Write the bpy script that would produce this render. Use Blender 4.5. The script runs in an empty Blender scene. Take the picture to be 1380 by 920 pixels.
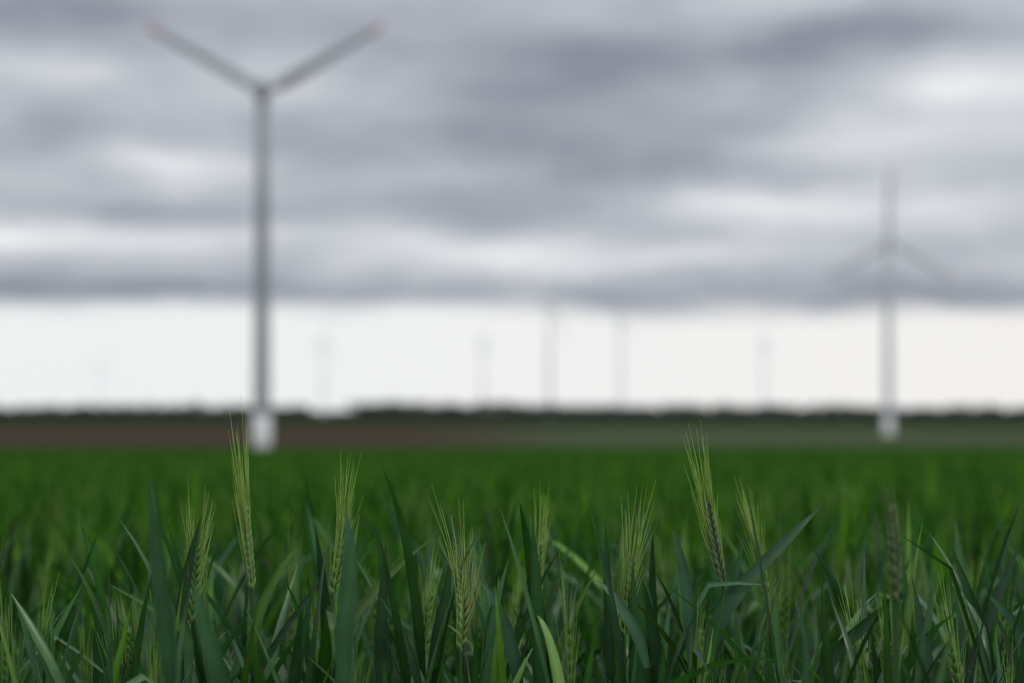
import bpy, math, random
import numpy as np
from mathutils import Vector
random.seed(31); rng=np.random.default_rng(7)
S=bpy.context.scene
S.view_settings.view_transform='Standard'; S.view_settings.look='None'; S.view_settings.exposure=0
CAMZ=0.9; F=1.7
# ------------------------------------------------------------ terrain profile
DY=[-680,0,614,816,1137,1700,2550,5100,24000]
DD=[0.085,0.085,9.29,10.9,11.6,9.6,8.0,7.0,7.0]
def drop(y): return float(np.interp(y,DY,DD))
PLH=0.76
EDGE=622
def canopy(y): return CAMZ-drop(y)
def groundz(y): return CAMZ-drop(y)-PLH*float(np.interp(y,[EDGE,EDGE+90],[1,0.3]))
# ------------------------------------------------------------ helpers
def link(o,parent=None):
    S.collection.objects.link(o)
    if parent: o.parent=parent
    return o
def empty(name,loc=(0,0,0)):
    e=bpy.data.objects.new(name,None); e.location=loc; e.empty_display_size=0.2
    return link(e)
class MB:
    def __init__(s): s.v=[];s.f=[];s.m=[];s.c=[];s.a=[]
    def add(s,vs,fs,mi,cols,ac=None):
        o=len(s.v); s.v.extend(vs); s.f.extend([tuple(i+o for i in f) for f in fs]); s.m.extend([mi]*len(fs))
        s.c.extend(cols); s.a.extend(ac if ac is not None else [0.5]*len(vs))
    def mesh(s,name,mats,smooth=True):
        me=bpy.data.meshes.new(name); me.from_pydata([tuple(v) for v in s.v],[],s.f)
        for m in mats: me.materials.append(m)
        me.polygons.foreach_set('material_index',s.m)
        if smooth: me.polygons.foreach_set('use_smooth',[True]*len(s.f))
        at=me.attributes.new('tint','FLOAT_COLOR','POINT')
        at.data.foreach_set('color',np.array([(c[0],c[1],c[2],1) for c in s.c],dtype=np.float32).ravel())
        at=me.attributes.new('across','FLOAT','POINT'); at.data.foreach_set('value',np.array(s.a,dtype=np.float32))
        me.update(); return me
def nrm(v):
    return v/(math.sqrt(v[0]*v[0]+v[1]*v[1]+v[2]*v[2])+1e-12)
def cross(a,b): return np.array([a[1]*b[2]-a[2]*b[1],a[2]*b[0]-a[0]*b[2],a[0]*b[1]-a[1]*b[0]])
def ribbon(mb,pts,ws,side,fold,c0,c1,twist=0.0,mi=0):
    n=len(pts); vs=[];cs=[];ac=[];fs=[]
    c0=np.array(c0);c1=np.array(c1)
    for i in range(n):
        t=nrm(pts[min(i+1,n-1)]-pts[max(i-1,0)])
        s=nrm(side-t*np.dot(side,t)); nn=cross(t,s)
        a=twist*i/(n-1); s2=s*math.cos(a)+nn*math.sin(a); n2=cross(t,s2)
        w=ws[i]
        vs+= [pts[i]-s2*w+n2*fold*w, pts[i], pts[i]+s2*w+n2*fold*w]
        c=c0+(c1-c0)*i/(n-1)
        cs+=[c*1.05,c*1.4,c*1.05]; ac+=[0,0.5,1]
        if i:
            b=3*(i-1); fs+=[(b,b+1,b+4,b+3),(b+1,b+2,b+5,b+4)]
    mb.add(vs,fs,mi,cs,ac)
def tube(mb,pts,rs,k,c0,c1,mi=1):
    n=len(pts);vs=[];cs=[];fs=[];c0=np.array(c0);c1=np.array(c1)
    for i in range(n):
        t=nrm(pts[min(i+1,n-1)]-pts[max(i-1,0)])
        ref=np.array([1.,0,0]) if abs(t[0])<0.8 else np.array([0,1.,0])
        a=nrm(cross(t,ref)); b=cross(t,a)
        for j in range(k):
            th=2*math.pi*j/k; vs.append(pts[i]+(a*math.cos(th)+b*math.sin(th))*rs[i]); cs.append(c0+(c1-c0)*i/(n-1))
        if i:
            for j in range(k):
                j2=(j+1)%k; fs.append(((i-1)*k+j,(i-1)*k+j2,i*k+j2,i*k+j))
    mb.add(vs,fs,mi,cs)
def bez(P,n):
    P=[np.array(p,float) for p in P]
    Q=[2*P[0]-P[1]]+P+[2*P[-1]-P[-2]]
    out=[]; m=len(P)-1
    for i in range(n):
        u=i/(n-1)*m; k=min(int(u),m-1); t=u-k
        a,b,c,d=Q[k],Q[k+1],Q[k+2],Q[k+3]
        out.append(0.5*((2*b)+(-a+c)*t+(2*a-5*b+4*c-d)*t*t+(-a+3*b-3*c+d)*t**3))
    return out
def leafw(W,n):
    return [max(W*min(1.0,0.55+1.8*t)*(1-t**2.6),0.00015) for t in [i/(n-1) for i in range(n)]]
def rnd(a,b): return random.uniform(a,b)
def leafcol():
    k=rnd(0.4,1.3); b=rnd(0,1)
    base=np.array([0.026,0.080,0.012])*(1-b)+np.array([0.026,0.074,0.038])*b
    if random.random()<0.10: base=np.array([0.066,0.150,0.018])
    return base*k
def leaf(mb,p0,az,L,W,th0,curl,n=9,kink=None):
    p=np.array(p0,float); pts=[p.copy()]
    for i in range(n-1):
        t=(i+0.5)/(n-1); th=th0+curl*t*t
        if kink and t>kink[0]: th+=kink[1]
        d=np.array([math.sin(th)*math.cos(az),math.sin(th)*math.sin(az),math.cos(th)])
        p=p+d*L/(n-1); pts.append(p.copy())
    a2=az+math.pi/2; c=leafcol()
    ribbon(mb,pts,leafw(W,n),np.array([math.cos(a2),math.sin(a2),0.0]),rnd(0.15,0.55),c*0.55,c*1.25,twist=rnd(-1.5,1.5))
def spikelet(mb,p,ax,out,L,R,col):
    ax=nrm(ax); a=nrm(cross(ax,out)); b=nrm(out)
    vs=[];cs=[];fs=[];k=5
    prof=[(0,0.35),(0.3,1.0),(0.62,0.85),(0.88,0.35),(1.0,0.05)]
    for i,(t,r) in enumerate(prof):
        for j in range(k):
            th=2*math.pi*j/k
            vs.append(p+ax*L*t+(a*math.cos(th)+b*math.sin(th)*0.75)*R*r); cs.append(np.array(col)*(0.75+0.5*t))
        if i:
            for j in range(k):
                j2=(j+1)%k; fs.append(((i-1)*k+j,(i-1)*k+j2,i*k+j2,i*k+j))
    mb.add(vs,fs,1,cs)
def ear(mb,P,faceaz,col,awncol,awn=0.06,nsp=18,spread=1.0,rscale=1.0,dens=0.85):
    c=bez(P,nsp+1); sd=np.array([math.cos(faceaz),math.sin(faceaz),0.0])
    tube(mb,c,[0.0013]*len(c),4,col,col)
    for i in range(nsp):
        t=i/(nsp-1); ax=nrm(c[i+1]-c[i]); s=nrm(sd-ax*np.dot(sd,ax))*(1 if i%2 else -1)
        q=nrm(cross(ax,s)); size=(0.75+0.5*math.sin(math.pi*min(1,t*0.9+0.12)))*rscale
        for w,dq in ((1,0.0),(0.85,0.75),(0.85,-0.75)):
            o=nrm(s+q*dq); d=nrm(ax*1.0+o*0.34)
            k=rnd(0.8,1.2)
            spikelet(mb,c[i]+o*0.0012,d,o,0.0112*size*w,0.0019*size,np.array(col)*k)
            if random.random()<dens:
                st=c[i]+o*0.0012+d*0.0095*size*w
                La=awn*rnd(0.5,1.15); dd=nrm(ax+o*rnd(0.0,0.2)*spread+np.array([rnd(-.07,.07),rnd(-.07,.07),0]))
                m=st+dd*La*0.5; e=m+nrm(dd+o*rnd(-0.08,0.12)*spread)*La*0.5
                tube(mb,[st,m,e],[0.00036,0.00028,0.00009],3,np.array(awncol)*k*0.8,np.array(awncol)*k*1.2)
STEM=np.array([0.05,0.12,0.038])
def plant(mb,x,y,H,eary):
    lean=np.array([rnd(-.09,.09),rnd(-.09,.09)])
    def sp(z): return np.array([x+lean[0]*z/H*0.6,y+lean[1]*z/H*0.6,z])
    top=H-(0.0 if eary else 0.155)
    sb=top-0.12 if eary else top
    tube(mb,[sp(0),sp(sb*0.5),sp(sb)],[0.0022,0.002,0.0016],4,STEM*0.6,STEM)
    nl=random.choice([3,4,4]); az=rnd(0,6.28)
    for i in range(nl):
        z=sb-0.03-i*rnd(0.05,0.10); L=rnd(0.16,0.25)*(1 if i else 0.88); 
        th=math.radians(rnd(2,22)+i*3); cu=math.radians(rnd(-8,34)+i*7)
        if random.random()<0.15: th+=0.35; cu+=0.6
        kink=(rnd(0.55,0.8),math.radians(rnd(30,80))) if random.random()<0.06 else None
        leaf(mb,sp(max(z,0.1)),az,L,rnd(0.0040,0.0080),th,cu,kink=kink); az+=math.pi+rnd(-.7,.7)
    if eary:
        L=rnd(0.055,0.075); a=rnd(0,6.28); l=rnd(0,0.012)
        b=sp(sb); c1=b+np.array([l*math.cos(a)*.4,l*math.sin(a)*.4,L*0.5]); c2=b+np.array([l*math.cos(a),l*math.sin(a),L])
        k=rnd(0.65,1.1)
        ear(mb,[b,c1,c2],rnd(0,6.28),np.array([0.12,0.25,0.055])*k,np.array([0.24,0.40,0.09])*k,awn=rnd(0.045,0.06),nsp=14,rscale=0.8,spread=rnd(0.4,1.1),dens=0.7)
# ------------------------------------------------------------ materials
def mat(name):
    m=bpy.data.materials.new(name); m.use_nodes=True; nt=m.node_tree; nt.nodes.clear()
    return m,nt,nt.nodes,nt.links
def wheatmat(name,trans,gloss,rough,mul=(1,1,1),veins=True):
    m,nt,N,Lk=mat(name)
    out=N.new('ShaderNodeOutputMaterial'); at=N.new('ShaderNodeAttribute'); at.attribute_name='tint'
    col=N.new('ShaderNodeVectorMath'); col.operation='MULTIPLY'; Lk.new(at.outputs['Color'],col.inputs[0]); col.inputs[1].default_value=mul
    if veins:
        ac=N.new('ShaderNodeAttribute'); ac.attribute_name='across'
        v=N.new('ShaderNodeMath'); v.operation='MULTIPLY'; v.inputs[1].default_value=60; Lk.new(ac.outputs['Fac'],v.inputs[0])
        sn=N.new('ShaderNodeMath'); sn.operation='SINE'; Lk.new(v.outputs[0],sn.inputs[0])
        sm=N.new('ShaderNodeMath'); sm.operation='MULTIPLY_ADD'; sm.inputs[1].default_value=0.20; sm.inputs[2].default_value=1.0; Lk.new(sn.outputs[0],sm.inputs[0])
        no=N.new('ShaderNodeTexNoise'); no.inputs['Scale'].default_value=45; no.inputs['Detail'].default_value=1; tc=N.new('ShaderNodeTexCoord'); Lk.new(tc.outputs['Object'],no.inputs['Vector'])
        nm=N.new('ShaderNodeMath'); nm.operation='MULTIPLY_ADD'; nm.inputs[1].default_value=0.8; nm.inputs[2].default_value=0.6; Lk.new(no.outputs['Fac'],nm.inputs[0])
        mu=N.new('ShaderNodeMath'); mu.operation='MULTIPLY'; Lk.new(sm.outputs[0],mu.inputs[0]); Lk.new(nm.outputs[0],mu.inputs[1])
        c2=N.new('ShaderNodeVectorMath'); c2.operation='SCALE'; Lk.new(col.outputs[0],c2.inputs[0]); Lk.new(mu.outputs[0],c2.inputs['Scale']); col=c2
    tr=N.new('ShaderNodeBsdfTranslucent'); tv=N.new('ShaderNodeVectorMath'); tv.operation='MULTIPLY'; tv.inputs[1].default_value=(1.0,1.5,0.45)
    if gloss>0:
        pb=N.new('ShaderNodeBsdfPrincipled'); Lk.new(col.outputs[0],pb.inputs['Base Color']); pb.inputs['Roughness'].default_value=rough
        pb.inputs['Specular IOR Level'].default_value=gloss
    else:
        pb=N.new('ShaderNodeBsdfDiffuse'); Lk.new(col.outputs[0],pb.inputs['Color'])
    Lk.new(col.outputs[0],tv.inputs[0]); Lk.new(tv.outputs[0],tr.inputs['Color'])
    mx=N.new('ShaderNodeMixShader'); mx.inputs[0].default_value=trans; Lk.new(pb.outputs[0],mx.inputs[1]); Lk.new(tr.outputs[0],mx.inputs[2])
    Lk.new(mx.outputs[0],out.inputs[0]); return m
M_leaf=wheatmat('wheat_leaf',0.24,0.30,0.30,(1.0,1.0,1.05))
M_ear=wheatmat('wheat_ear',0.25,0.15,0.5,veins=False)
M_leaf2=wheatmat('wheat_leaf_distant',0.27,0,0.5,(1.0,1.12,0.55),veins=False)
def flat(name,col,rough=0.6,var=0.15,scale=0.4,haze=0.0):
    m,nt,N,Lk=mat(name); out=N.new('ShaderNodeOutputMaterial'); pb=N.new('ShaderNodeBsdfPrincipled')
    no=N.new('ShaderNodeTexNoise'); no.inputs['Scale'].default_value=scale; no.inputs['Detail'].default_value=5
    tc=N.new('ShaderNodeTexCoord'); Lk.new(tc.outputs['Object'],no.inputs['Vector'])
    cr=N.new('ShaderNodeValToRGB'); cr.color_ramp.elements[0].position=0.3; cr.color_ramp.elements[1].position=0.7
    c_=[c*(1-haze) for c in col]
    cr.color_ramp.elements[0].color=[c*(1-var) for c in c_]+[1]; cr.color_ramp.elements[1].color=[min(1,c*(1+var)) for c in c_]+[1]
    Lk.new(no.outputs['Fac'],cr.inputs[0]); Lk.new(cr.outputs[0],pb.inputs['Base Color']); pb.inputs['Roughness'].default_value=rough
    if haze>0:  # painted aerial haze: base colour dimmed, pale emission added to the material
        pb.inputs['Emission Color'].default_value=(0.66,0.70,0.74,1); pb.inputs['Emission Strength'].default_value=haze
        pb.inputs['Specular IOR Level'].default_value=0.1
    Lk.new(pb.outputs[0],out.inputs[0]); return m
# ------------------------------------------------------------ wheat field
field=empty('wheat_field')
src=bpy.data.collections.new('wheat_patches')
NV=6; CELL=0.5
for k in range(NV):
    mb=MB(); n=82
    for i in range(n):
        gx=(i%10)/10+rnd(0,.1); gy=(i//10)/8.2+rnd(0,.12)
        e=random.random()<0.16
        H=PLH+rnd(-0.15,0.03) if not e else PLH+rnd(-0.06,0.01)
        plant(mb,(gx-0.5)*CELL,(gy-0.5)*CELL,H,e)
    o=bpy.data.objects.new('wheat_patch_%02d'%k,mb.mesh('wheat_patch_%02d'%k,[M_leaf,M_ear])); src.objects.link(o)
    me2=o.data.copy(); me2.materials[0]=M_leaf2
    src.objects.link(bpy.data.objects.new('wheat_patch_%02d'%(k+NV),me2))
P=[];ID=[];ROT=[];SC=[]
def cell(cx,cy,s,zs=1.0):
    far=NV if cy>3.0+rnd(-0.5,0.8) else 0
    P.append((cx,cy,groundz(cy))); ID.append(far+random.randrange(NV)); ROT.append((0,0,math.pi/2*random.randrange(4))); SC.append((s,s,rnd(0.965,1.02)*zs))
y=2.14
while y<30:
    w=0.225*y+1.2; nx=int(w/CELL)
    for i in range(-nx,nx+1): cell(i*CELL+rnd(-.05,.05),y,1.0)
    y+=CELL
for yy in (-0.32,0.18,0.68,1.18,1.62):
    for i in range(-4,5):
        if abs(i)>=3: cell(i*CELL,yy,1.0)
while y<46:
    w=0.225*y+3; nx=int(w/1.0)
    for i in range(-nx,nx+1): cell(i*1.0,y,2.0,1.0+rnd(-.03,.04))
    y+=1.0
me=bpy.data.meshes.new('plants'); me.from_pydata(P,[],[])
a=me.attributes.new('idx','INT','POINT'); a.data.foreach_set('value',ID)
a=me.attributes.new('rot','FLOAT_VECTOR','POINT'); a.data.foreach_set('vector',np.array(ROT,dtype=np.float32).ravel())
a=me.attributes.new('scl','FLOAT_VECTOR','POINT'); a.data.foreach_set('vector',np.array(SC,dtype=np.float32).ravel())
po=link(bpy.data.objects.new('plants',me),field)
ng=bpy.data.node_groups.new('scatter','GeometryNodeTree')
ng.interface.new_socket('Geometry',in_out='INPUT',socket_type='NodeSocketGeometry'); ng.interface.new_socket('Geometry',in_out='OUTPUT',socket_type='NodeSocketGeometry')
gi=ng.nodes.new('NodeGroupInput'); go=ng.nodes.new('NodeGroupOutput'); ip=ng.nodes.new('GeometryNodeInstanceOnPoints')
ci=ng.nodes.new('GeometryNodeCollectionInfo'); ci.inputs['Collection'].default_value=src; ci.inputs['Separate Children'].default_value=True; ci.inputs['Reset Children'].default_value=True
def na(n,t):
    q=ng.nodes.new('GeometryNodeInputNamedAttribute'); q.data_type=t; q.inputs['Name'].default_value=n; return q.outputs['Attribute']
ng.links.new(gi.outputs[0],ip.inputs['Points']); ng.links.new(ci.outputs[0],ip.inputs['Instance']); ip.inputs['Pick Instance'].default_value=True
ng.links.new(na('idx','INT'),ip.inputs['Instance Index']); ng.links.new(na('rot','FLOAT_VECTOR'),ip.inputs['Rotation']); ng.links.new(na('scl','FLOAT_VECTOR'),ip.inputs['Scale'])
ng.links.new(ip.outputs[0],go.inputs[0])
po.modifiers.new('scatter','NODES').node_group=ng
# sparse edge of the crop, nearest the tramline: single plants merged in one mesh
mb=MB()
def single(yy,xx,H,e):
    o=len(mb.v); plant(mb,0,0,H,e); z=groundz(yy)
    for j in range(o,len(mb.v)): mb.v[j]=mb.v[j]+np.array([xx,yy,z])
for i in range(60): single(rnd(1.45,1.93),rnd(-0.6,0.6),PLH+rnd(-0.14,0.0),random.random()<0.10)
for i in range(125): single(rnd(1.98,2.13),rnd(-0.55,0.55),PLH+rnd(-0.11,0.035),random.random()<0.14)
link(bpy.data.objects.new('edge_plants',mb.mesh('edge_plants',[M_leaf,M_ear])),field)
def sheet(name,ys,wfun,zfun,nx,m,parent=None,jit=0):
    vs=[];fs=[]
    for yy in ys:
        for i in range(nx+1):
            x=(i/nx*2-1)*wfun(yy); vs.append((x,yy,zfun(yy)+(rnd(-jit,jit) if jit else 0)))
    for j in range(len(ys)-1):
        for i in range(nx):
            a=j*(nx+1)+i; fs.append((a,a+1,a+nx+2,a+nx+1))
    me=bpy.data.meshes.new(name); me.from_pydata(vs,[],fs); me.materials.append(m)
    me.polygons.foreach_set('use_smooth',[True]*len(fs))
    return link(bpy.data.objects.new(name,me),parent)
m,nt,N,Lk=mat('far_wheat'); out=N.new('ShaderNodeOutputMaterial'); pb=N.new('ShaderNodeBsdfDiffuse')
g=N.new('ShaderNodeNewGeometry'); mp=N.new('ShaderNodeMapping'); mp.inputs['Scale'].default_value=(0.16,0.02,0.1); Lk.new(g.outputs['Position'],mp.inputs[0])
no=N.new('ShaderNodeTexNoise'); no.inputs['Scale'].default_value=1; no.inputs['Detail'].default_value=6; Lk.new(mp.outputs[0],no.inputs[0])
cr=N.new('ShaderNodeValToRGB'); cr.color_ramp.elements[0].position=0.35; cr.color_ramp.elements[1].position=0.68
cr.color_ramp.elements[0].color=(0.008,0.031,0.0035,1); cr.color_ramp.elements[1].color=(0.017,0.054,0.006,1)
Lk.new(no.outputs['Fac'],cr.inputs[0]); Lk.new(cr.outputs[0],pb.inputs['Color']); Lk.new(pb.outputs[0],out.inputs[0]); M_far=m
sheet('far_canopy',list(np.linspace(40,EDGE+5,70)),lambda y:30+0.4*y,lambda y:canopy(y)-(0.12 if y<EDGE else 0.6),60,M_far,field,jit=0.04)
# ------------------------------------------------------------ ground
m,nt,N,Lk=mat('ground'); out=N.new('ShaderNodeOutputMaterial'); pb=N.new('ShaderNodeBsdfDiffuse')
g=N.new('ShaderNodeNewGeometry'); sx=N.new('ShaderNodeSeparateXYZ'); Lk.new(g.outputs['Position'],sx.inputs[0])
def M(op,a,b=None,c=None,clamp=False):
    q=N.new('ShaderNodeMath'); q.operation=op; q.use_clamp=clamp
    for i,v in enumerate((a,b,c)):
        if v is None: continue
        if isinstance(v,(int,float)): q.inputs[i].default_value=v
        else: Lk.new(v,q.inputs[i])
    return q.outputs[0]
def MR(v,a,b,c=0,d=1,smooth=True):
    q=N.new('ShaderNodeMapRange'); q.interpolation_type='SMOOTHSTEP' if smooth else 'LINEAR'
    Lk.new(v,q.inputs['Value']); 
    for n_,x in (('From Min',a),('From Max',b),('To Min',c),('To Max',d)): q.inputs[n_].default_value=x
    return q.outputs['Result']
def MX(f,a,b):
    q=N.new('ShaderNodeMix'); q.data_type='RGBA'
    if isinstance(f,(int,float)): q.inputs[0].default_value=f
    else: Lk.new(f,q.inputs[0])
    for s,v in ((q.inputs[6],a),(q.inputs[7],b)):
        if isinstance(v,tuple): s.default_value=v if len(v)==4 else v+(1,)
        else: Lk.new(v,s)
    return q.outputs[2]
mp=N.new('ShaderNodeMapping'); mp.inputs['Scale'].default_value=(0.006,0.012,0.1); Lk.new(g.outputs['Position'],mp.inputs[0])
n1=N.new('ShaderNodeTexNoise'); n1.inputs['Scale'].default_value=1; n1.inputs['Detail'].default_value=6; Lk.new(mp.outputs[0],n1.inputs[0])
soil=MX(n1.outputs['Fac'],(0.03,0.022,0.014),(0.06,0.045,0.03))
fb=MX(n1.outputs['Fac'],(0.034,0.026,0.021),(0.062,0.047,0.039))
fg=MX(n1.outputs['Fac'],(0.034,0.048,0.024),(0.066,0.086,0.052))
ratio=M('DIVIDE',sx.outputs['X'],sx.outputs['Y'])
f=MR(M('ADD',ratio,M('MULTIPLY',n1.outputs['Fac'],0.04)),-0.03,0.06)
fc=MX(f,fb,fg)
fc=MX(MR(sx.outputs['Y'],1250,1700),fc,(0.022,0.033,0.018))
col=MX(MR(sx.outputs['Y'],EDGE-2,EDGE+6),soil,fc)
Lk.new(col,pb.inputs['Color']); Lk.new(pb.outputs[0],out.inputs[0]); M_ground=m
ys=[-300,-50,-10,0,1,3,8,20,50,100,200,300,450,600,614,622,628,640,665,712,760,816,880,970,1050,1137,1220,1360,1530,1700,1950,2200,2550,3000,3900,5100,8000,12000,17000,24000]
sheet('ground',ys,lambda y:300+max(y,0)*0.9,groundz,40,M_ground)
# ------------------------------------------------------------ single wheat plants (cm beside / below eye height, distance in m)
def V(xc,zc,d): return np.array([xc/100.*d/1.22,d*F,CAMZ+zc/100.*d/1.22])
def obj(mb,name='wheat_plant'):
    me=mb.mesh(name,[M_leaf,M_ear]); return link(bpy.data.objects.new(name,me))
def stemdown(mb,p,dx=0.0,r=0.0018):
    g0=np.array([p[0]+dx,p[1]+0.02,groundz(p[1])])
    mid=(p+g0)/2+np.array([dx*0.1,0,0])
    tube(mb,bez([g0,mid,p],8),[r*1.3]*4+[r]*4,5,STEM*0.6,STEM)
def hleaf(mb,pts,d,W,c,dy=(0,0),twist=0.3,fold=0.35,tilt=0.25,n=18):
    Q=[V(x,z,d+dy[0]+(dy[1]-dy[0])*i/(len(pts)-1)) for i,(x,z) in enumerate(pts)]
    b=bez(Q,n); t=nrm(b[-1]-b[0]); side=nrm(cross(t,np.array([0,1.,0]))+np.array([0,tilt,0]))
    ribbon(mb,b,leafw(W,n),side,fold,np.array(c)*0.75,np.array(c)*1.1,twist=twist)
    return b[0]
BG=(0.036,0.090,0.050); DG=(0.017,0.048,0.020); YG=(0.055,0.13,0.022)
AW=(0.33,0.47,0.12); EC=(0.14,0.28,0.07)
mb=MB(); d=1.212
ear(mb,[V(18.1,-15.1,d),V(17.3,-11.5,d),V(16.7,-8.0,d)],0.5,(0.12,0.18,0.09),AW,awn=0.066,nsp=20,spread=0.6)
tube(mb,bez([V(17.4,-26,d),V(18.0,-20,d),V(18.1,-15.1,d)],6),[0.0016]*6,5,STEM,STEM)
stemdown(mb,V(17.4,-26,d),-0.01)
hleaf(mb,[(16.6,-24.5),(17.6,-18.5),(20.5,-14.4),(24,-10.8),(26.5,-8.2)],1.200,0.0078,(0.026,0.070,0.030),dy=(0,0.004),twist=-0.5,fold=0.5)
hleaf(mb,[(16.4,-26),(17.3,-20),(19.0,-14.5),(19.8,-11.2)],1.205,0.0058,(0.028,0.074,0.034),twist=0.6)
obj(mb)
mb=MB()
b=hleaf(mb,[(15.8,-26),(15.3,-18),(14.5,-13),(13.7,-10.2)],1.205,0.0062,BG,twist=0.4); stemdown(mb,b)
hleaf(mb,[(11.6,-22),(10.6,-19),(8.7,-16),(7.0,-14.3)],1.195,0.0050,(0.06,0.135,0.075),twist=0.9)
hleaf(mb,[(13.6,-27),(12.4,-20.5),(11.0,-15),(9.6,-12.6)],1.24,0.0060,DG)
obj(mb)
mb=MB(); d=1.235
ear(mb,[V(-22.2,-15.5,d),V(-22.6,-12.2,d),V(-22.9,-8.5,d)],1.2,(0.16,0.27,0.09),AW,awn=0.085,nsp=20,spread=0.3)
stemdown(mb,V(-22.2,-15.5,d)); hleaf(mb,[(-22.4,-26),(-22,-19),(-20,-14.0),(-18.3,-11.5)],d,0.005,YG); obj(mb)
mb=MB(); d=1.205
ear(mb,[V(-27.6,-18.6,d),V(-27.2,-15,d),V(-27.0,-11.8,d)],0.2,EC,AW,awn=0.055,nsp=18,spread=1.2)
stemdown(mb,V(-27.6,-18.6,d)); hleaf(mb,[(-28.5,-26),(-28.3,-18),(-27.6,-13),(-26.6,-9.0)],1.2,0.0055,DG,twist=0.8)
hleaf(mb,[(-27.6,-24),(-27.8,-19.2),(-30,-17.3),(-34.5,-14.9)],1.190,0.0050,(0.05,0.125,0.045),twist=0.4); obj(mb)
mb=MB(); d=1.215
ear(mb,[V(-15.4,-16,d),V(-14.8,-12.5,d),V(-14.5,-9.5,d)],0.9,EC,AW,awn=0.055,nsp=18,spread=0.6)
stemdown(mb,V(-15.4,-16,d)); hleaf(mb,[(-14.8,-26),(-14.3,-18),(-14.0,-12),(-14.2,-8.5)],1.12,0.0060,BG); obj(mb)
mb=MB(); d=1.200
ear(mb,[V(-4.4,-20.6,d),V(-4.2,-17,d),V(-4.6,-13.6,d)],0.4,(0.20,0.33,0.10),(0.38,0.50,0.15),awn=0.062,nsp=19,spread=0.9)
stemdown(mb,V(-4.4,-20.6,d)); hleaf(mb,[(-6.9,-27),(-6.5,-20),(-5.6,-15.5),(-5.2,-11.8)],1.22,0.0050,DG); obj(mb)
mb=MB()
b=hleaf(mb,[(0.9,-25),(-0.1,-20),(-1.4,-16.5),(-2.7,-14.7)],1.19,0.0056,BG,twist=0.8); stemdown(mb,b)
hleaf(mb,[(-11,-27),(-11.2,-20),(-11,-15.5),(-10.8,-11.3)],1.21,0.0058,DG)
hleaf(mb,[(-7.5,-25.5),(-8.4,-21.8),(-9.5,-18.8),(-11.3,-16)],1.19,0.0036,DG,twist=1.0); obj(mb)
mb=MB(); d=1.205
ear(mb,[V(9.6,-19.5,d),V(9.9,-16,d),V(10.3,-12.6,d)],0.7,EC,AW,awn=0.060,nsp=19,spread=1.0)
stemdown(mb,V(9.6,-19.5,d)); hleaf(mb,[(8.5,-26),(8.3,-18),(8.1,-13),(8.0,-9.5)],1.22,0.0044,DG); obj(mb)
mb=MB(); d=1.30
ear(mb,[V(2.2,-17,d),V(2.2,-14,d),V(2.3,-11.5,d)],0.7,EC,AW,awn=0.05,nsp=16,spread=0.6)
stemdown(mb,V(2.2,-17,d)); obj(mb)
mb=MB(); d=1.32
ear(mb,[V(21.8,-16,d),V(21.2,-13,d),V(20.6,-10.5,d)],0.7,EC,AW,awn=0.055,nsp=16,spread=1.1)
stemdown(mb,V(21.8,-16,d)); obj(mb)
mb=MB()
b=hleaf(mb,[(25.5,-25),(27.5,-21),(31.5,-17.3),(34.0,-15.6)],1.2,0.0064,DG,twist=0.5); stemdown(mb,b)
hleaf(mb,[(24.8,-27),(25.2,-20.5),(24.2,-16)],1.2,0.0036,BG); obj(mb)
mb=MB()
b=hleaf(mb,[(44.5,-24),(43.5,-19.5),(42,-17),(40.4,-15.5)],1.21,0.0052,BG); stemdown(mb,b)
hleaf(mb,[(41,-27),(40.5,-20),(39,-15.5),(37.5,-11.5)],1.26,0.006,DG); obj(mb)
mb=MB(); d=1.0
ear(mb,[V(32.9,-16.5,d),V(32.7,-12,d),V(32.4,-8.5,d)],0.7,(0.11,0.18,0.07),(0.14,0.22,0.08),awn=0.02,nsp=18,spread=0.3)
stemdown(mb,V(32.9,-16.5,d),r=0.0028); obj(mb)
mb=MB(); d=0.90
b=hleaf(mb,[(-29.0,-25),(-29.6,-18),(-30.5,-11),(-31.0,-5.8)],d,0.0066,(0.028,0.078,0.034)); stemdown(mb,b); obj(mb)
mb=MB(); b=hleaf(mb,[(-14.2,-25),(-14.2,-18),(-13.8,-13),(-13.6,-10)],0.98,0.0066,(0.036,0.095,0.042)); stemdown(mb,b); obj(mb)
mb=MB(); b=hleaf(mb,[(-24.6,-27),(-25.2,-22),(-26.4,-18),(-27.2,-14.5)],0.88,0.0070,(0.036,0.095,0.042)); stemdown(mb,b); obj(mb)
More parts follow.
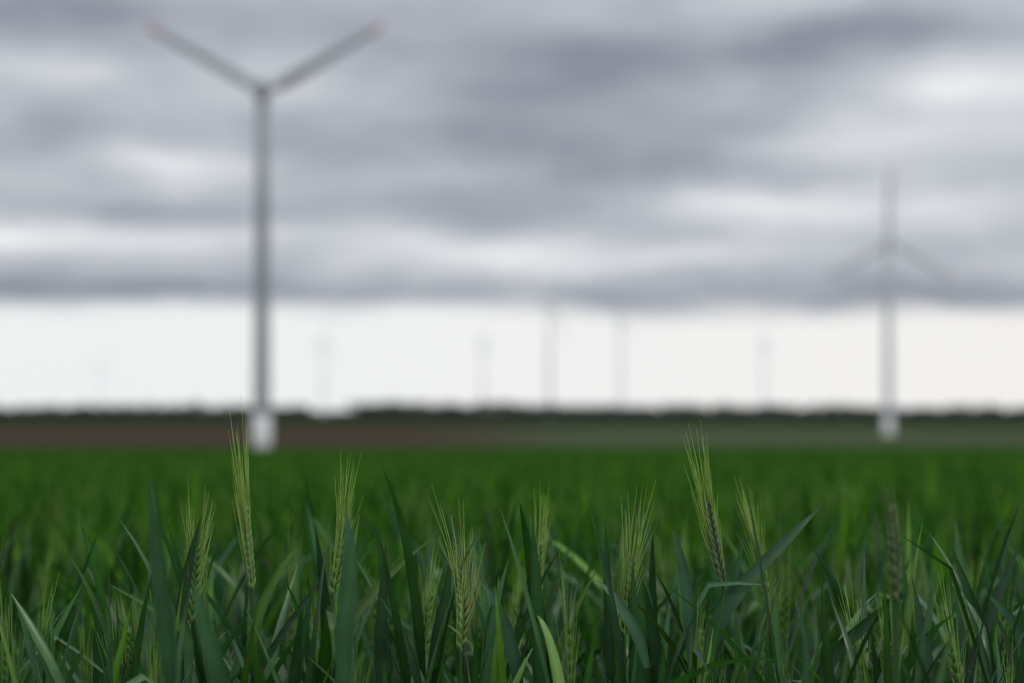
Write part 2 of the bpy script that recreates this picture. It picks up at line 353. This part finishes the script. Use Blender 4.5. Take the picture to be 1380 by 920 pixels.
# ------------------------------------------------------------ wind turbines
def loft(rings):
    vs=[];fs=[];k=len(rings[0])
    for r in rings: vs+=r
    for i in range(len(rings)-1):
        for j in range(k):
            j2=(j+1)%k; fs.append((i*k+j,i*k+j2,(i+1)*k+j2,(i+1)*k+j))
    fs.append(tuple(range(k))[::-1]); fs.append(tuple((len(rings)-1)*k+j for j in range(k)))
    return vs,fs
def part(name,rings,mats,parent,mfun=None):
    vs,fs=loft(rings); me=bpy.data.meshes.new(name); me.from_pydata(vs,[],fs)
    for m in mats: me.materials.append(m)
    for p in me.polygons:
        p.use_smooth=len(p.vertices)==4
        if mfun: p.material_index=mfun(p.center)
    return link(bpy.data.objects.new(name,me),parent)
M_conc=flat('concrete',(0.2,0.195,0.18))
def turbine(x,y,H,R,ang,yaw,grey,white,red):
    z0=CAMZ-drop(y)-0.3 if y<680 else groundz(y)
    root=empty('wind_turbine',(x,y,z0)); root.rotation_euler=(0,0,yaw)
    K=28
    def ring(r,z,cx=0,cy=0): return [(cx+r*math.cos(2*math.pi*j/K),cy+r*math.sin(2*math.pi*j/K),z) for j in range(K)]
    part('tower_base',[ring(2.35,-4),ring(2.35,0),ring(2.2,8.5)],[white],root)
    seg=[(2.15,8.5)]+[(2.15+(1.5-2.15)*t,8.5+(H-10.5)*t) for t in (0.03,0.33,0.331,0.66,0.661)]+[(1.5,H-1.6)]
    part('tower',[ring(r,z) for r,z in seg],[grey],root)
    part('foundation',[ring(3.4,-2),ring(3.4,0.05),ring(2.8,0.3)],[M_conc],root)
    dv=[(-0.5,-2.43,0.9),(0.5,-2.43,0.9),(0.5,-2.43,3.1),(-0.5,-2.43,3.1),(-0.5,-2.2,0.9),(0.5,-2.2,0.9),(0.5,-2.2,3.1),(-0.5,-2.2,3.1)]
    me=bpy.data.meshes.new('door'); me.from_pydata(dv,[],[(0,1,2,3),(0,4,5,1),(1,5,6,2),(2,6,7,3),(3,7,4,0)]); me.materials.append(grey); link(bpy.data.objects.new('door',me),root)
    def rr(w,h,yy,zc,k=20):
        o=[]
        for j in range(k):
            a=2*math.pi*j/k; c,s_=math.cos(a),math.sin(a); e=0.45
            o.append((w*math.copysign(abs(c)**e,c),yy,zc+h*math.copysign(abs(s_)**e,s_)))
        return o
    part('nacelle',[rr(1.0,1.1,-2.2,H),rr(1.6,1.7,-1.4,H),rr(1.8,1.9,1.0,H),rr(1.8,1.9,5.0,H+.1),rr(1.4,1.5,7.2,H+.2)],[grey],root)
    part('hub',[rr(0.15,0.15,-4.9,H),rr(0.9,0.9,-4.4,H),rr(1.45,1.45,-3.4,H),rr(1.5,1.5,-2.3,H)],[grey],root)
    for b in range(3):
        a=math.radians(ang+120*b); dx,dz=math.sin(a),math.cos(a); tx,tz=math.cos(a),-math.sin(a)
        rings=[]
        for r,ch,th,tw in ((0.6,1.7,1.7,0.5),(2.2,1.8,1.6,0.5),(5,3.0,0.9,0.42),(8,3.3,0.65,0.3),(14,2.8,0.45,0.18),(22,2.3,0.3,0.1),(R*0.86,1.9,0.2,0.04),(R*0.95,1.5,0.14,0.02),(R,0.5,0.06,0.0)):
            q=[]
            for j in range(12):
                u=2*math.pi*j/12; cx=math.cos(u)*ch/2-(ch-1.7)*0.2; cy=math.sin(u)*th/2*(1+0.35*math.cos(u))
                c2=cx*math.cos(tw)-cy*math.sin(tw); y2=cx*math.sin(tw)+cy*math.cos(tw)
                q.append((dx*r+tx*c2,-3.3+y2-0.0008*r*r,H+dz*r+tz*c2))
            rings.append(q)
        part('blade_%d'%(b+1),rings,[grey,red],root,lambda c,R=R,H=H:1 if math.hypot(c.x,c.z-H)>R*0.86 else 0)
G0=(0.225,0.25,0.275)
def TB(px,d,ang,yaw,k,H=90.5,R=35.5):
    gm=flat('tower_paint_hazed',G0,0.55,0.06,haze=k); rm=flat('red_tip_paint_hazed',(0.34,0.16,0.18),0.5,0.05,haze=k)  # paint colours with an imitated haze glow, k sets its strength
    wm=flat('white_paint_hazed',(0.60,0.61,0.63),0.5,0.05,haze=k*0.7) if k<0.35 else gm
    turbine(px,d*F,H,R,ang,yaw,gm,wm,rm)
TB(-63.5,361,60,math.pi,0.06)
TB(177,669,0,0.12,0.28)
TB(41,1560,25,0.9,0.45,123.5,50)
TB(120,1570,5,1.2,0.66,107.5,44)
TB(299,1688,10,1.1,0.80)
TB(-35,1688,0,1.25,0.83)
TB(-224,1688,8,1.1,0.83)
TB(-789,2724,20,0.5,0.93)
# ------------------------------------------------------------ tree line
m,nt,N,Lk=mat('tree_foliage_hazed'); out=N.new('ShaderNodeOutputMaterial'); pb=N.new('ShaderNodeBsdfDiffuse'); at=N.new('ShaderNodeAttribute'); at.attribute_name='tint'
Lk.new(at.outputs['Color'],pb.inputs[0])
em=N.new('ShaderNodeEmission'); em.inputs[0].default_value=(0.5,0.6,0.64,1); em.inputs[1].default_value=0.03  # faint blue-grey glow put into the foliage to imitate distance haze
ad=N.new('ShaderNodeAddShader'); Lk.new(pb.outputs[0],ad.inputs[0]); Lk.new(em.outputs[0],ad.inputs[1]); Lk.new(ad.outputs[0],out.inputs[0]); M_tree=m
M_bark=flat('bark',(0.06,0.05,0.04))
mb=MB(); TY=1480*F
def tree(x,y,h):
    z=groundz(y)-0.2; r=h*rnd(0.28,0.40)
    tube(mb,[np.array([x,y,z]),np.array([x+rnd(-.3,.3),y,z+h*0.45]),np.array([x+rnd(-.6,.6),y,z+h*0.8])],[h*.025,h*.018,h*.006],5,(0.05,0.045,0.04),(0.05,0.045,0.04),mi=1)
    base=np.array([0.022,0.033,0.020])*rnd(0.75,1.3)
    lobes=[(rnd(-.6,.6)*r,rnd(-.6,.6)*r,h*rnd(0.15,0.82)) for _ in range(8)]
    for i in range(72):
        L=lobes[i%8]; v=rng.normal(size=3); v/=np.linalg.norm(v); v*=r*0.62*rnd(0.4,1)
        c=np.array([x+L[0]+v[0],y+L[1]+v[1],z+L[2]+v[2]*0.8]); s=rnd(0.9,1.9)
        a=nrm(rng.normal(size=3)); b=nrm(cross(a,rng.normal(size=3)))
        cc=base*rnd(0.6,1.5)
        mb.add([c-a*s,c+b*s*0.8,c+a*s,c-b*s*0.8],[(0,1,2,3)],0,[cc]*4)
x=-760; hw=0
while x<800:
    dpx=690+x/1480*1917; hw=hw*0.75+rnd(-1.8,1.8)
    if dpx<412: h=rnd(12,15.5)+hw
    elif dpx<475: h=rnd(3,6) 
    elif dpx<560: h=rnd(17,19.5)
    else: h=rnd(15,17)+hw-min(3.5,max(0,(dpx-900)/130))
    if 415<dpx<475 and random.random()<0.4: x+=5; continue
    for row in (0,12): tree(x+rnd(-3,3),TY+row+rnd(-4,4),max(3,h*rnd(0.88,1.05)))
    x+=rnd(3.6,5.6)
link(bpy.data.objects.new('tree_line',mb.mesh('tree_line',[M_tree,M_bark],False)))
# ------------------------------------------------------------ world
SUN_EL=math.radians(50); SUN_ROT=math.radians(140)
W=bpy.data.worlds.new('World'); S.world=W; W.use_nodes=True; nt=W.node_tree; N=nt.nodes; Lk=nt.links; N.clear()
out=N.new('ShaderNodeOutputWorld'); bg=N.new('ShaderNodeBackground'); bg.inputs['Strength'].default_value=0.1; Lk.new(bg.outputs[0],out.inputs[0])
sky=N.new('ShaderNodeTexSky'); sky.sky_type='NISHITA'; sky.sun_disc=False; sky.sun_elevation=SUN_EL; sky.sun_rotation=SUN_ROT; sky.dust_density=3
tc=N.new('ShaderNodeTexCoord'); sx=N.new('ShaderNodeSeparateXYZ'); Lk.new(tc.outputs['Generated'],sx.inputs[0])
az=M('ARCTAN2',sx.outputs['X'],sx.outputs['Y'])
el=M('ARCSINE',sx.outputs['Z'])
def noise(s3,det,rough=0.5,off=(0,0,0)):
    mp=N.new('ShaderNodeMapping'); mp.inputs['Scale'].default_value=[F*s for s in s3]; mp.inputs['Location'].default_value=off; Lk.new(tc.outputs['Generated'],mp.inputs[0])
    q=N.new('ShaderNodeTexNoise'); q.inputs['Scale'].default_value=1; q.inputs['Detail'].default_value=det; q.inputs['Roughness'].default_value=rough
    Lk.new(mp.outputs[0],q.inputs[0]); return q
nw=noise((7,7,20),3,0.5,off=(1.3,0,0)); nf=noise((9,9,24),4,0.5,off=(3,1,7.4))
sp=N.new('ShaderNodeSeparateColor'); Lk.new(nw.outputs['Color'],sp.inputs[0])
w1=M('SUBTRACT',sp.outputs[0],0.5); w2=M('SUBTRACT',sp.outputs[1],0.5)
U=M('ADD',M('MULTIPLY',az,1.917*F),M('MULTIPLY',w1,0.26))
Vv=M('ADD',M('MULTIPLY',el,1.917*F),M('MULTIPLY',w2,0.075))
cb=N.new('ShaderNodeCombineXYZ'); Lk.new(U,cb.inputs[0]); Lk.new(Vv,cb.inputs[1])
Lum=M('MULTIPLY_ADD',M('SUBTRACT',nf.outputs['Fac'],0.5),0.42,0.55)
blobs=[(700,165,330,58,-.20),(620,290,230,34,-.17),(850,75,350,45,-.18),(1150,45,250,38,-.12),(50,20,170,42,-.22),(60,170,110,55,-.14),(200,282,120,14,-.12),
(500,393,500,20,-.13),(1200,400,260,24,-.16),(100,390,250,18,-.13),(900,235,120,32,-.12),(400,25,250,35,-.08),
(230,232,85,24,.26),(620,228,90,18,.08),(1320,130,130,50,.26),(1180,190,140,36,.18),(400,130,120,28,.10),(1000,285,120,24,.26),(1280,285,130,28,.14),(640,345,180,22,.24),
(100,315,200,20,.24),(350,320,120,18,.15),(950,350,150,15,.16),(60,100,120,20,.12)]
for (bx,by,su,sv,am) in blobs:
    q=N.new('ShaderNodeVectorMath'); q.operation='MULTIPLY_ADD'; Lk.new(cb.outputs[0],q.inputs[0])
    iu,iv=1000/su,1000/sv; q.inputs[1].default_value=(iu,iv,0); q.inputs[2].default_value=(-(bx-690)/1000*iu,-(552-by)/1000*iv,0)
    dt=N.new('ShaderNodeVectorMath'); dt.operation='DOT_PRODUCT'; Lk.new(q.outputs[0],dt.inputs[0]); Lk.new(q.outputs[0],dt.inputs[1])
    Lum=M('MULTIPLY_ADD',M('POWER',0.3679,dt.outputs['Value']),am,Lum)
Lum=M('ADD',Lum,MR(el,0.22,1.1,0,0.5))
cr=N.new('ShaderNodeValToRGB'); Lk.new(Lum,cr.inputs[0]); e=cr.color_ramp.elements
e[0].position=0.15; e[0].color=(0.165,0.19,0.235,1); e[1].position=1.0; e[1].color=(1.5,1.5,1.5,1)
for p_,c_ in ((0.32,(0.27,0.30,0.355)),(0.48,(0.42,0.45,0.505)),(0.62,(0.59,0.615,0.665)),(0.78,(0.77,0.785,0.815))):
    q=e.new(p_); q.color=c_+(1,)
ex=M('ADD',M('MULTIPLY',el,1.917*F),M('ADD',M('MULTIPLY',w2,0.07),M('MULTIPLY',az,0.03)))
edge=MR(ex,0.115,0.155)
clear=MX(MR(az,-0.25,0.25),(0.87,0.91,0.91),(0.93,0.91,0.89))
cloud=MX(edge,clear,cr.outputs[0])
sc=N.new('ShaderNodeVectorMath'); sc.operation='SCALE'; sc.inputs['Scale'].default_value=10.0; Lk.new(cloud,sc.inputs[0])
fin=MX(0.96,sky.outputs[0],sc.outputs[0]); Lk.new(fin,bg.inputs['Color'])
sl=bpy.data.lights.new('sun','SUN'); sl.energy=1.0; sl.angle=math.radians(14); sl.color=(1,0.96,0.9)
so=link(bpy.data.objects.new('sun',sl)); dirv=Vector((math.sin(SUN_ROT)*math.cos(SUN_EL),math.cos(SUN_ROT)*math.cos(SUN_EL),math.sin(SUN_EL)))
so.rotation_euler=dirv.to_track_quat('Z','Y').to_euler(); so.location=(0,0,50)
cd=bpy.data.cameras.new('camera'); cam=link(bpy.data.objects.new('camera',cd)); cam.location=(0,0,CAMZ)
cd.sensor_width=36; cd.lens=50*F; cd.clip_start=0.02; cd.clip_end=50000
cam.rotation_euler=(math.radians(90+2.75/F),0,0)
cd.dof.use_dof=True; cd.dof.focus_distance=1.203*F; cd.dof.aperture_fstop=4.7
S.camera=cam
